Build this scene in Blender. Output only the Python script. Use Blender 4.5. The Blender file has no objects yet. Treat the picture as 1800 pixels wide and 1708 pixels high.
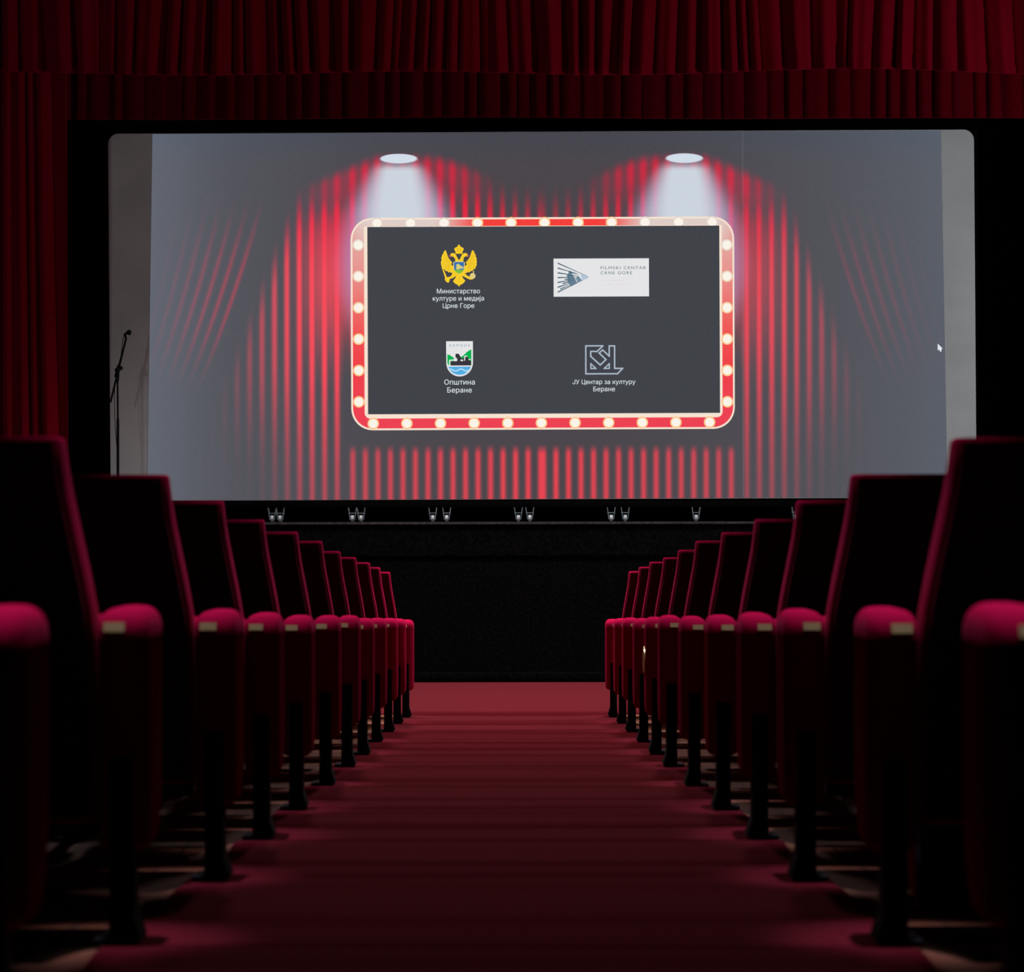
import bpy, bmesh, math, random
from mathutils import Vector
from mathutils.geometry import delaunay_2d_cdt
random.seed(7)
sc = bpy.context.scene
C = sc.collection
PI = math.pi

# ------------------------------------------------------------------ camera, world, light, exposure
F_PX = 3400.0            # focal length in pixels of the 1800 px wide frame
U0, V0 = 894.0, 914.0    # where the horizontal line of sight meets the frame
ZC = 0.65                # eye height above the aisle carpet
SLOPE = 182.0 / F_PX     # the auditorium floor falls towards the stage
Y_FLAT = 13.75           # the slope ends here
Y_STAGE = 16.5
Y_SCREEN = 17.1

cam = bpy.data.cameras.new('camera')
cam.sensor_width = 36.0
cam.lens = F_PX / 1800.0 * 36.0
cam.shift_x = (900.0 - U0) / 1800.0
cam.shift_y = (V0 - 854.0) / 1800.0
cam.clip_start = 0.05
cam.clip_end = 100
cam.dof.use_dof = True
cam.dof.focus_distance = 15.0
cam.dof.aperture_fstop = 4.2
camo = bpy.data.objects.new('camera', cam)
camo.location = (0, 0, ZC)
camo.rotation_euler = (PI / 2, math.radians(0.10), 0)
C.objects.link(camo)
sc.camera = camo

w = bpy.data.worlds.new('dark_hall')
w.use_nodes = True
w.node_tree.nodes['Background'].inputs[0].default_value = (0, 0, 0, 1)
w.node_tree.nodes['Background'].inputs[1].default_value = 0.0
sc.world = w

def spot(name, loc, target, power, color, size_deg, blend, radius):
    l = bpy.data.lights.new(name, 'SPOT')
    l.energy = power
    l.color = color
    l.spot_size = math.radians(size_deg)
    l.spot_blend = blend
    l.shadow_soft_size = radius
    o = bpy.data.objects.new(name, l)
    o.location = loc
    o.rotation_euler = (Vector(target) - Vector(loc)).to_track_quat('-Z', 'Y').to_euler()
    C.objects.link(o)
    return o

# unseen spots without fixtures, added to light the armrests, front carpet and curtains
WARM = (1.0, 0.88, 0.90)
COOL = (0.74, 0.70, 1.0)
for r in range(12):
    for lx in (-0.82, 0.82):
        spot('armrest_fill_spot', (lx, 2.99 + 0.95 * r, 5.9), (lx, 2.99 + 0.95 * r, 0.0), 2100, COOL, 6.0, 1.0, 0.06)  # added narrow spots that brighten the aisle armrest tops
for lx in (-1.3, 1.3):
    spot('front_fill_spot', (lx, 15.2, 5.9), (lx * 0.3, 13.3, -0.7), 1950, WARM, 113, 1.0, 0.40)  # added fill that brightens the front carpet and far rows
for lx, pw in ((-6.5, 60), (6.5, 500)):
    spot('curtain_fill_spot', (lx, 12.4, 2.2), (lx * -0.1, 16.7, 3.0), pw, (0.94, 0.98, 1.0), 105, 0.6, 0.12)  # added side fill for the curtain folds and screen margins

vs = sc.view_settings
sc.display_settings.display_device = 'sRGB'
vs.view_transform = 'Standard'
vs.look = 'None'
vs.exposure = 0.0
vs.gamma = 1.0
vs.use_curve_mapping = False
sc.cycles.use_denoising = True
sc.cycles.max_bounces = 6

def P(px, py, y):
    return Vector(((px - U0) / F_PX * y, y, ZC + (V0 - py) / F_PX * y))

def floor_z(y):
    return -SLOPE * min(y, Y_FLAT)

# ------------------------------------------------------------------ materials
def lin(c):
    return tuple((v / 255.0) ** 2.2 for v in c) + (1.0,)

def principled(name):
    m = bpy.data.materials.new(name)
    m.use_nodes = True
    return m, m.node_tree, m.node_tree.nodes['Principled BSDF']

def cloth(name, dark, light, sheen=0.6, tint=(1, 0.5, 0.6), scale=(60, 60, 60), rough=0.9, bump=0.25, sr=0.35):
    m, nt, b = principled(name)
    tc = nt.nodes.new('ShaderNodeTexCoord')
    mp = nt.nodes.new('ShaderNodeMapping')
    mp.inputs['Scale'].default_value = scale
    nz = nt.nodes.new('ShaderNodeTexNoise')
    nz.inputs['Scale'].default_value = 4.0
    nz.inputs['Detail'].default_value = 4.0
    cr = nt.nodes.new('ShaderNodeValToRGB')
    cr.color_ramp.elements[0].position = 0.3
    cr.color_ramp.elements[0].color = (*dark, 1)
    cr.color_ramp.elements[1].position = 0.7
    cr.color_ramp.elements[1].color = (*light, 1)
    bp = nt.nodes.new('ShaderNodeBump')
    bp.inputs['Strength'].default_value = bump
    bp.inputs['Distance'].default_value = 0.002
    L = nt.links
    L.new(tc.outputs['Object'], mp.inputs['Vector'])
    L.new(mp.outputs['Vector'], nz.inputs['Vector'])
    L.new(nz.outputs['Fac'], cr.inputs['Fac'])
    L.new(cr.outputs['Color'], b.inputs['Base Color'])
    L.new(nz.outputs['Fac'], bp.inputs['Height'])
    L.new(bp.outputs['Normal'], b.inputs['Normal'])
    b.inputs['Roughness'].default_value = rough
    b.inputs['Specular IOR Level'].default_value = 0.0
    b.inputs['Sheen Weight'].default_value = sheen
    b.inputs['Sheen Roughness'].default_value = sr
    b.inputs['Sheen Tint'].default_value = (*tint, 1)
    return m

def hard(name, dark, light, rough=0.6, metal=0.0, spec=0.3, scale=20.0):
    m, nt, b = principled(name)
    tc = nt.nodes.new('ShaderNodeTexCoord')
    nz = nt.nodes.new('ShaderNodeTexNoise')
    nz.inputs['Scale'].default_value = scale
    nz.inputs['Detail'].default_value = 5.0
    cr = nt.nodes.new('ShaderNodeValToRGB')
    cr.color_ramp.elements[0].position = 0.35
    cr.color_ramp.elements[0].color = (*dark, 1)
    cr.color_ramp.elements[1].position = 0.7
    cr.color_ramp.elements[1].color = (*light, 1)
    nt.links.new(tc.outputs['Object'], nz.inputs['Vector'])
    nt.links.new(nz.outputs['Fac'], cr.inputs['Fac'])
    nt.links.new(cr.outputs['Color'], b.inputs['Base Color'])
    b.inputs['Roughness'].default_value = rough
    b.inputs['Metallic'].default_value = metal
    b.inputs['Specular IOR Level'].default_value = spec
    return m

M = {}
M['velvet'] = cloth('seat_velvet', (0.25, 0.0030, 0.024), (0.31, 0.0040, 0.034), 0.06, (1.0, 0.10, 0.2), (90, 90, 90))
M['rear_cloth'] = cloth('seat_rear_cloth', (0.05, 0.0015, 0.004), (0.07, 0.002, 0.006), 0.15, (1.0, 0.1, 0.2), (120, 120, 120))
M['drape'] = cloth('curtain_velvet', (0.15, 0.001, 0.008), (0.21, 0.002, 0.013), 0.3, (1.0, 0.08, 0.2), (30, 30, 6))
M['drape_shaded'] = cloth('shaded_curtain_velvet', (0.07, 0.0006, 0.004), (0.10, 0.001, 0.006), 0.25, (1.0, 0.08, 0.2), (30, 30, 6))  # darker copy of the curtain velvet, shade of the rear valance put into its colour
M['carpet'] = cloth('aisle_carpet', (0.056, 0.0022, 0.0046), (0.098, 0.0046, 0.0090), 0.8, (1.0, 0.20, 0.25), (14, 14, 14), bump=0.6)
M['black_metal'] = hard('black_painted_steel', (0.004, 0.004, 0.004), (0.008, 0.008, 0.008), 0.7, 0.0, 0.1)
M['black_cloth'] = hard('black_masking_cloth', (0.002, 0.002, 0.002), (0.003, 0.003, 0.003), 1.0, 0.0, 0.0)
M['black_paint'] = hard('black_stage_paint', (0.0020, 0.0020, 0.0020), (0.0050, 0.0050, 0.0050), 0.9, 0.0, 0.0, 40.0)
M['stage_edge'] = hard('grey_stage_edge', (0.02, 0.02, 0.022), (0.05, 0.048, 0.05), 0.7, 0.0, 0.2, 30.0)  # lighter grey than the stage front
M['brass'] = hard('brass_plate', (0.66, 0.50, 0.18), (0.80, 0.64, 0.28), 0.35, 0.6, 0.5)
M['wall'] = hard('dark_wall_plaster', (0.05, 0.02, 0.02), (0.06, 0.025, 0.025), 0.95, 0.0, 0.1)
M['ceiling'] = hard('ceiling_plaster', (0.10, 0.08, 0.08), (0.12, 0.10, 0.10), 0.95, 0.0, 0.1)
M['fabric'] = hard('screen_fabric', (0.44, 0.47, 0.47), (0.50, 0.53, 0.53), 0.95, 0.0, 0.0, 3.0)
M['castor'] = hard('galvanised_castor', (0.10, 0.14, 0.16), (0.18, 0.23, 0.26), 0.5, 0.3, 0.5)
M['wheel'] = hard('pale_castor_wheel', (0.34, 0.36, 0.36), (0.44, 0.46, 0.46), 0.6, 0.0, 0.4)

def wood_floor():
    m, nt, b = principled('parquet_floor')
    tc = nt.nodes.new('ShaderNodeTexCoord')
    mp = nt.nodes.new('ShaderNodeMapping')
    mp.inputs['Rotation'].default_value = (0, 0, PI / 2)
    br = nt.nodes.new('ShaderNodeTexBrick')
    br.inputs['Scale'].default_value = 1.6
    br.inputs['Color1'].default_value = (0.17, 0.056, 0.026, 1)
    br.inputs['Color2'].default_value = (0.22, 0.076, 0.036, 1)
    br.inputs['Mortar'].default_value = (0.05, 0.025, 0.015, 1)
    br.inputs['Mortar Size'].default_value = 0.006
    nz = nt.nodes.new('ShaderNodeTexNoise')
    nz.inputs['Scale'].default_value = 12
    mx = nt.nodes.new('ShaderNodeMix')
    mx.data_type = 'RGBA'
    mx.blend_type = 'MULTIPLY'
    mx.inputs[0].default_value = 0.4
    L = nt.links
    L.new(tc.outputs['Object'], mp.inputs['Vector'])
    L.new(mp.outputs['Vector'], br.inputs['Vector'])
    L.new(tc.outputs['Object'], nz.inputs['Vector'])
    L.new(br.outputs['Color'], mx.inputs[6])
    L.new(nz.outputs['Color'], mx.inputs[7])
    L.new(mx.outputs[2], b.inputs['Base Color'])
    b.inputs['Roughness'].default_value = 0.7
    b.inputs['Specular IOR Level'].default_value = 0.12
    return m
M['wood'] = wood_floor()

# --- a small expression language for math nodes, used for the projected picture
class E:
    nt = None
    def __init__(self, s): self.s = s
    @staticmethod
    def op(kind, *a):
        n = E.nt.nodes.new('ShaderNodeMath')
        n.operation = kind
        for i, x in enumerate(a):
            if isinstance(x, E): E.nt.links.new(x.s, n.inputs[i])
            else: n.inputs[i].default_value = float(x)
        return E(n.outputs[0])
    def __add__(a, b): return E.op('ADD', a, b)
    __radd__ = __add__
    def __sub__(a, b): return E.op('SUBTRACT', a, b)
    def __rsub__(a, b): return E.op('SUBTRACT', b, a)
    def __neg__(a): return E.op('MULTIPLY', a, -1.0)
    def __mul__(a, b): return E.op('MULTIPLY', a, b)
    __rmul__ = __mul__
    def __truediv__(a, b): return E.op('DIVIDE', a, b)
def e_abs(a): return E.op('ABSOLUTE', a)
def e_max(a, b): return E.op('MAXIMUM', a, b)
def e_min(a, b): return E.op('MINIMUM', a, b)
def e_pow(a, b): return E.op('POWER', a, b)
def e_gt(a, b): return E.op('GREATER_THAN', a, b)
def e_cos(a): return E.op('COSINE', a)
def e_mix(a, b, t): return t * (b - a) + a
def sstep(a, lo, hi):
    n = E.nt.nodes.new('ShaderNodeMapRange')
    n.interpolation_type = 'SMOOTHSTEP'
    E.nt.links.new(a.s, n.inputs[0])
    n.inputs[1].default_value = lo
    n.inputs[2].default_value = hi
    n.inputs[3].default_value = 0.0
    n.inputs[4].default_value = 1.0
    return E(n.outputs[0])

SCREEN_BASE = Vector((P(953, 0, Y_SCREEN).x, Y_SCREEN, -0.0146))

def emission_picture(name, func):
    """material of the lit picture: func(u, v) gives display R, G, B (0-255) on the screen"""
    m = bpy.data.materials.new(name)
    m.use_nodes = True
    nt = m.node_tree
    for n in list(nt.nodes): nt.nodes.remove(n)
    E.nt = nt
    tc = nt.nodes.new('ShaderNodeTexCoord')
    tc.object = scr
    sp = nt.nodes.new('ShaderNodeSeparateXYZ')
    nt.links.new(tc.outputs['Object'], sp.inputs[0])
    u = (E(sp.outputs[0]) + SCREEN_BASE.x) * (F_PX / Y_SCREEN) + U0
    v = V0 - (E(sp.outputs[2]) + (SCREEN_BASE.z - ZC)) * (F_PX / Y_SCREEN)
    nz = nt.nodes.new('ShaderNodeTexNoise')
    nz.inputs['Scale'].default_value = 90.0
    nz.inputs['Detail'].default_value = 2.0
    nt.links.new(tc.outputs['Object'], nz.inputs['Vector'])
    grain = (E(nz.outputs[0]) - 0.5) * 9.0
    r, g, b = func(u, v)
    cc = nt.nodes.new('ShaderNodeCombineColor')
    for i, c in enumerate((r, g, b)):
        c = e_max(c + grain if isinstance(c, E) else grain + c, 0.0) * (1 / 255.0)
        nt.links.new(c.s, cc.inputs[i])
    gm = nt.nodes.new('ShaderNodeGamma')
    gm.inputs[1].default_value = 2.2
    nt.links.new(cc.outputs[0], gm.inputs[0])
    em = nt.nodes.new('ShaderNodeEmission')
    nt.links.new(gm.outputs[0], em.inputs[0])
    out = nt.nodes.new('ShaderNodeOutputMaterial')
    nt.links.new(em.outputs[0], out.inputs[0])
    return m

def lamp_wash(s, v):
    """white of the two drawn spotlights, s = distance from the middle of the picture"""
    t = s - 251.0
    dome = e_pow(e_min(e_max((v - 280.0) * (1 / 90.0), 0.0), 1.0), 0.6)
    core_w = dome * 46.0 + 42.0
    core = (1.0 - sstep(e_abs(t) / core_w, 0.28, 1.02)) * sstep(v, 277, 302) * (1.0 - sstep(v, 395, 450))
    ex = t * (1 / 120.0)
    ey = (v - 462.0) * (1 / 190.0)
    halo = 1.0 - sstep(ex * ex + ey * ey, 0.35, 1.05)
    return t, core, halo

def curtain_picture(u, v):
    d = u - 953.0
    s = e_abs(d)
    right = sstep(d, -5, 5)
    q = e_min(s * (1 / 700.0), 1.0)
    q2 = q * q
    top = 1.0 - sstep(v, 230, 300)
    R = 76.0 + q2 * 15.0 - top * 4.0
    G = 72.0 + q2 * 23.0 - top * 0.0
    B = 77.0 + q2 * 27.0 + top * 3.0
    # left edge of the picture is a little brighter
    edge = 1.0 - sstep(u, 262, 420)
    R = R + edge * 7.0
    G = G + edge * 7.0
    B = B + edge * 8.0
    # hanging folds
    ph_a = e_max(s - 2.5, 0.0) * (2 * PI / 22.0)
    ph_b = (s - 360.0) * (2 * PI / 22.0)
    ph = e_mix(ph_a, ph_b, e_gt(s, 346.0))
    cosv = e_cos(ph) * 0.5 + 0.5
    narrow = e_pow(cosv, 1.7)
    wide = e_pow(cosv, 0.8)
    t, core, halo = lamp_wash(s, v)
    outer = e_max(e_max(t - 40.0, 0.0) * 0.42 + 268.0, (t - 182.0) * 2.55 + 330.0)
    inner = sstep(t * -1.0, 50, 235) * 56.0 + 268.0
    arch = e_mix(inner, outer, e_gt(t, 0.0))
    dv = v - arch
    ramp = sstep(dv, -5.0, 95.0)
    ramp0 = sstep(dv, -6.0, 30.0)
    amp_out = 1.0 - sstep(s, 385, 590) * 0.93
    amp_in = e_mix(1.0 - sstep(t * -1.0, 100, 250) * 0.12, amp_out, e_gt(t, 0.0))
    fade = 1.0 - sstep(v, 560, 880) * 0.52
    fade = fade * (1.0 - sstep(v, 640, 860) * sstep(s, 400, 520) * 0.85)
    side = 1.0 - right * 0.22
    heart = (1.0 - sstep(s, 368, 456)) * (1.0 - sstep(v, 480, 720)) * sstep(t, 40, 110) * sstep(dv, 0, 130)
    near_lamp = (1.0 - sstep(e_abs(t), 90, 190)) * sstep(dv, -4, 22) * (1.0 - sstep(dv, 30, 120))
    prof = e_mix(narrow, wide, e_min(heart + near_lamp * 0.8, 1.0))
    prof = e_max(prof, heart * (0.72 - right * 0.12))
    red = prof * ramp * amp_in * fade * side
    red = e_max(red, near_lamp * 0.72 * (prof * 0.6 + 0.4))
    # below the sign: the row of folds that starts under the frame
    under = e_gt(346.0, s) * sstep(v, 778, 800)
    red_under = e_pow(cosv, 1.6) * under * (0.80 - q * 0.45)
    keep = 1.0 - e_gt(349.0, s) * sstep(v, 540, 690)
    red = e_max(red * keep, red_under)
    red = e_min(red * 1.18, 1.0)
    hi = 1.0 - sstep(v, 330, 500)
    R = R + red * (164.0 - hi * 20.0)
    G = G - red * (hi * 28.0) - red * 2.0
    B = B - red * (hi * 18.0) + red * 6.0
    # drawn-back drapes at both sides
    sw_u = s - right * 8.0
    vv = v - 360.0
    edge_line = 953.0 - (459.0 - vv * 0.27 - vv * vv * 0.00022)
    gap = 24.0 - (v - 360.0) * 0.014
    qk = (sw_u - edge_line) / gap
    fold = e_pow(e_cos(qk * (2 * PI)) * 0.5 + 0.5, 2.6)
    sw = fold * sstep(qk, -0.5, -0.2) * (1.0 - sstep(qk, 0.0, 7.5)) * sstep(v, 330, 500) * (1.0 - sstep(v, 520, 700))
    sw = sw * (1.0 - right * 0.55)
    R = R + sw * 64.0
    G = G - sw * 6.0
    # white light of the two drawn lamps
    hal = halo * 0.88 * sstep(v, 268, 310)
    R = e_mix(R, 170.0 + red * 28.0, hal)
    G = e_mix(G, 150.0 - red * 20.0, hal)
    B = e_mix(B, 182.0, hal)
    R = e_mix(R, 203.0, core)
    G = e_mix(G, 212.0, core)
    B = e_mix(B, 222.0, core)
    # lamp discs
    lx = t * (1 / 33.0)
    ly = (v - 278.5) * (1 / 8.5)
    rim = 1.0 - sstep(lx * lx + ly * ly, 0.8, 1.15)
    under_l = (1.0 - sstep(lx * lx * 0.9 + ly * ly * 0.35, 0.7, 1.3)) * e_gt(v, 279.0) * 0.35
    R = e_mix(R, 125.0, under_l)
    G = e_mix(G, 140.0, under_l)
    B = e_mix(B, 158.0, under_l)
    R = e_mix(R, 208.0, rim)
    G = e_mix(G, 220.0, rim)
    B = e_mix(B, 232.0, rim)
    # seam of the screen cloth
    seam = (1.0 - sstep(e_abs(u - 1306.5), 0.4, 1.6)) * 12.0
    return R + seam, G + seam, B + seam

def band_picture(u, v):
    s = e_abs(u - 953.0)
    t, core, halo = lamp_wash(s, v)
    tt = e_abs(t) * (1 / 150.0)
    topw = (1.0 - sstep(tt, 0.35, 1.05)) * (1.0 - sstep(v, 380, 480) * 0.35)
    sidew = (1.0 - sstep(v, 400, 660)) * e_gt(s, 300.0)
    wsh = e_max(topw * (1.0 - sstep(v, 400, 640)), sidew * 0.72)
    low = sstep(v, 500, 760)
    R = e_mix(244.0 - low * 8.0, 222.0, wsh)
    G = e_mix(66.0 + low * 2.0, 206.0, wsh)
    B = e_mix(62.0 + low * 22.0, 200.0, wsh)
    return R, G, B

def rim_picture(u, v):
    R, G, B = band_picture(u, v)
    k = sstep(G, 70, 190)
    return e_mix(252.0, 226.0, k), e_mix(196.0, 212.0, k), e_mix(136.0, 204.0, k)

def flat_picture(*rgb):
    return lambda u, v: (float(rgb[0]), float(rgb[1]), float(rgb[2]))

def lit(name, *rgb):
    return emission_picture(name, flat_picture(*rgb))

# ------------------------------------------------------------------ mesh helpers
def link_mesh(name, bm, mat, parent=None, angle=35, loc=(0, 0, 0)):
    bmesh.ops.recalc_face_normals(bm, faces=bm.faces)
    me = bpy.data.meshes.new(name)
    bm.to_mesh(me)
    bm.free()
    for p in me.polygons: p.use_smooth = True
    me.set_sharp_from_angle(angle=math.radians(angle))
    me.materials.append(M[mat] if isinstance(mat, str) else mat)
    o = bpy.data.objects.new(name, me)
    o.location = loc
    C.objects.link(o)
    if parent is not None: o.parent = parent
    return o

def box(bm, x0, x1, y0, y1, z0, z1, bevel=0.0, seg=2):
    vs_ = [bm.verts.new((x, y, z)) for x in (x0, x1) for y in (y0, y1) for z in (z0, z1)]
    idx = [(0, 1, 3, 2), (4, 6, 7, 5), (0, 4, 5, 1), (2, 3, 7, 6), (0, 2, 6, 4), (1, 5, 7, 3)]
    fs = [bm.faces.new([vs_[i] for i in f]) for f in idx]
    if bevel:
        es = list({e for f in fs for e in f.edges})
        bmesh.ops.bevel(bm, geom=es, offset=bevel, segments=seg, profile=0.5, affect='EDGES')

def prism_x(bm, prof, x0, x1, bevel=0.0, seg=3):
    """profile of (y, z) points pulled along x, its two rims rounded"""
    a = [bm.verts.new((x0, y, z)) for y, z in prof]
    b = [bm.verts.new((x1, y, z)) for y, z in prof]
    n = len(prof)
    fa = bm.faces.new(a)
    fb = bm.faces.new(list(reversed(b)))
    for i in range(n):
        bm.faces.new([a[i], a[(i + 1) % n], b[(i + 1) % n], b[i]])
    if bevel:
        es = list(set(fa.edges) | set(fb.edges))
        bmesh.ops.bevel(bm, geom=es, offset=bevel, segments=seg, profile=0.5, affect='EDGES', clamp_overlap=True)

def tube(bm, pts, rad, seg=10):
    pts = [Vector(p) for p in pts]
    rads = rad if isinstance(rad, (list, tuple)) else [rad] * len(pts)
    rings = []
    for i, p in enumerate(pts):
        t = (pts[min(i + 1, len(pts) - 1)] - pts[max(i - 1, 0)]).normalized()
        up = Vector((0, 0, 1)) if abs(t.z) < 0.9 else Vector((1, 0, 0))
        a = t.cross(up).normalized()
        b = t.cross(a)
        rings.append([bm.verts.new(p + (a * math.cos(2 * PI * k / seg) + b * math.sin(2 * PI * k / seg)) * rads[i]) for k in range(seg)])
    for r0, r1 in zip(rings, rings[1:]):
        for k in range(seg):
            bm.faces.new([r0[k], r0[(k + 1) % seg], r1[(k + 1) % seg], r1[k]])
    bm.faces.new(rings[0])
    bm.faces.new(list(reversed(rings[-1])))

def arc(cx, cy, r, a0, a1, n):
    return [(cx + r * math.cos(math.radians(a0 + (a1 - a0) * i / n)), cy + r * math.sin(math.radians(a0 + (a1 - a0) * i / n))) for i in range(n + 1)]

def empty(name, loc, label, cat, group=None):
    o = bpy.data.objects.new(name, None)
    o.empty_display_size = 0.1
    o.location = loc
    C.objects.link(o)
    tag(o, label, cat, group)
    return o

def tag(o, label, cat, group=None):
    o['label'] = label
    o['category'] = cat
    if group: o['group'] = group
    return o

def struct(o, label, cat):
    o['kind'] = 'structure'
    o['label'] = label
    o['category'] = cat
    return o

# ------------------------------------------------------------------ floor, walls, ceiling, stage
wob = [(0.95, 0.9, 0.0050), (0.47, 2.1, 0.0042), (1.31, 4.0, 0.0040), (0.37, 0.4, 0.0026), (0.27, 1.7, 0.0014)]
def ripple(x, y):
    k = 1.0 if y < 13.2 else max(0.0, 1 - (y - 13.2) / 0.5)
    z = 0.0
    for lam, ph, a in wob:
        z += a * math.sin(2 * PI * y / lam + ph + 0.25 * math.sin(x * 2.3 + ph * 3))
    return z * k

def ground(bm, x0, x1, y0, y1, nx, ny, lift, thick):
    top = []
    for j in range(ny + 1):
        y = y0 + (y1 - y0) * j / ny
        top.append([bm.verts.new((x0 + (x1 - x0) * i / nx, y, floor_z(y) + ripple(x0 + (x1 - x0) * i / nx, y) + lift)) for i in range(nx + 1)])
    for j in range(ny):
        for i in range(nx):
            bm.faces.new([top[j][i], top[j][i + 1], top[j + 1][i + 1], top[j + 1][i]])
    ring = [top[0][i] for i in range(nx + 1)] + [top[j][nx] for j in range(1, ny + 1)] + \
           [top[ny][i] for i in range(nx - 1, -1, -1)] + [top[j][0] for j in range(ny - 1, 0, -1)]
    low = [bm.verts.new(v.co - Vector((0, 0, thick))) for v in ring]
    n = len(ring)
    for i in range(n):
        bm.faces.new([ring[i], low[i], low[(i + 1) % n], ring[(i + 1) % n]])

bm = bmesh.new()
ground(bm, -7, 7, -3, 16.55, 28, 900, 0.0, 0.15)
struct(link_mesh('floor', bm, 'wood'), 'brown parquet floor sloping down under the seat rows', 'floor')

bm = bmesh.new()
ground(bm, -0.80, 0.80, -2.9, 13.78, 16, 900, 0.006, 0.0055)
tag(link_mesh('carpet_runner', bm, 'carpet'), 'long red rippled carpet runner down the aisle between the seat blocks', 'carpet')

bm = bmesh.new()
ground(bm, -6.9, 6.9, 13.80, 16.47, 30, 20, 0.006, 0.0055)
tag(link_mesh('carpet', bm, 'carpet'), 'flat red carpet in front of the black stage', 'carpet')

def wall(name, label, x0, x1, y0, y1, z0, z1, mat, cat='wall'):
    b_ = bmesh.new()
    box(b_, x0, x1, y0, y1, z0, z1)
    return struct(link_mesh(name, b_, mat), label, cat)
wall('wall_left', 'dark side wall left of the seats', -7.2, -7.0, -3.2, 20.2, -1.2, 6.2, 'wall')
wall('wall_right', 'dark side wall right of the seats', 7.0, 7.2, -3.2, 20.2, -1.2, 6.2, 'wall')
wall('wall_rear', 'dark wall behind the last seat row', -7.0, 7.0, -3.2, -3.0, -1.2, 6.2, 'wall')
wall('wall_back', 'black back wall behind the cinema screen', -7.0, 7.0, 20.0, 20.2, -1.2, 6.2, 'black_cloth')
wall('ceiling', 'dim plaster ceiling over the auditorium', -7.0, 7.0, -3.0, 20.0, 6.0, 6.2, 'ceiling', 'ceiling')

STAGE_Z = -0.0146
FZ = floor_z(20)
ZS = ZC + STAGE_Z      # stage top in world height: just under eye level
bm = bmesh.new()
box(bm, -6.99, 6.99, Y_STAGE, 19.98, FZ - 0.10, ZS - 0.02)
st = struct(link_mesh('stage', bm, 'black_paint'), 'black stage block under the cinema screen', 'stage')
bm = bmesh.new()
box(bm, -6.99, 6.99, Y_STAGE - 0.025, 19.98, ZS - 0.02, ZS)
o = link_mesh('stage_floor', bm, 'stage_edge', st)
bm = bmesh.new()
zs = P(0, 976, Y_STAGE).z
box(bm, -6.99, 6.99, Y_STAGE - 0.012, Y_STAGE, zs, ZS - 0.05)
link_mesh('upper_fascia', bm, 'black_paint', st)
bm = bmesh.new()
zb = P(0, 1181, Y_STAGE).z
box(bm, -6.99, 6.99, Y_STAGE - 0.02, Y_STAGE, FZ + 0.007, zb, 0.004)
link_mesh('kick_board', bm, 'black_paint', st)

# ------------------------------------------------------------------ curtains
def pleats(x0, x1, wmin, wmax, rnd):
    out = []
    x = x0
    while x < x1:
        wd = rnd.uniform(wmin, wmax)
        out.append((x, wd, rnd.uniform(0.45, 1.0), rnd.uniform(-1, 1)))
        x += wd
    return out

def drape_mesh(x0, x1, y, z_top, hem, pl, nx, nz, depth_top, depth_bot, slant, rnd, hem_wave=0.0, thick=0.012, scallop=0.0):
    bm = bmesh.new()
    waves = [(rnd.uniform(0.7, 1.9), rnd.uniform(0, 6.28), rnd.uniform(0.3, 1)) for _ in range(5)]
    def fold(x):
        for (px, wd, a, sk) in pl:
            if px <= x < px + wd:
                f = (x - px) / wd
                f = f ** (1.0 + 0.35 * sk)
                return a * (math.sin(PI * f) ** 0.7), a
        return 0.0, 0.5
    fine = [(rnd.uniform(25, 60), rnd.uniform(0, 6.28), rnd.uniform(0.03, 0.08)) for _ in range(5)]
    rows = []
    for j in range(nz + 1):
        f = j / nz
        row = []
        for i in range(nx + 1):
            x = x0 + (x1 - x0) * i / nx
            g = sum(a * math.sin(x * k + p) for k, p, a in waves) / 5
            hz = hem + hem_wave * g
            z = z_top + (hz - z_top) * f
            xs = x + slant * (1 - f) * math.sin(x * 3.1 + 1.0) * 0.5
            dep, amp = fold(xs)
            dep += sum(a * math.sin(xs * k + p) for k, p, a in fine)
            D = depth_top + (depth_bot - depth_top) * f
            # the hem turns forward a little where the folds stand out
            flare = 0.018 * max(0.0, (f - 0.86) / 0.14) ** 2
            zz = z - scallop * dep * f ** 3
            row.append((x, y - D * dep - flare, zz))
        rows.append(row)
    front = [[bm.verts.new(p) for p in r] for r in rows]
    back = [[bm.verts.new((p[0], p[1] + thick, p[2])) for p in r] for r in rows]
    for j in range(nz):
        for i in range(nx):
            bm.faces.new([front[j][i], front[j + 1][i], front[j + 1][i + 1], front[j][i + 1]])
            bm.faces.new([back[j][i], back[j][i + 1], back[j + 1][i + 1], back[j + 1][i]])
    for i in range(nx):
        bm.faces.new([front[nz][i], back[nz][i], back[nz][i + 1], front[nz][i + 1]])
        bm.faces.new([front[0][i], front[0][i + 1], back[0][i + 1], back[0][i]])
    for j in range(nz):
        bm.faces.new([front[j][0], back[j][0], back[j + 1][0], front[j + 1][0]])
        bm.faces.new([front[j][nx], front[j + 1][nx], back[j + 1][nx], back[j][nx]])
    return bm

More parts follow.
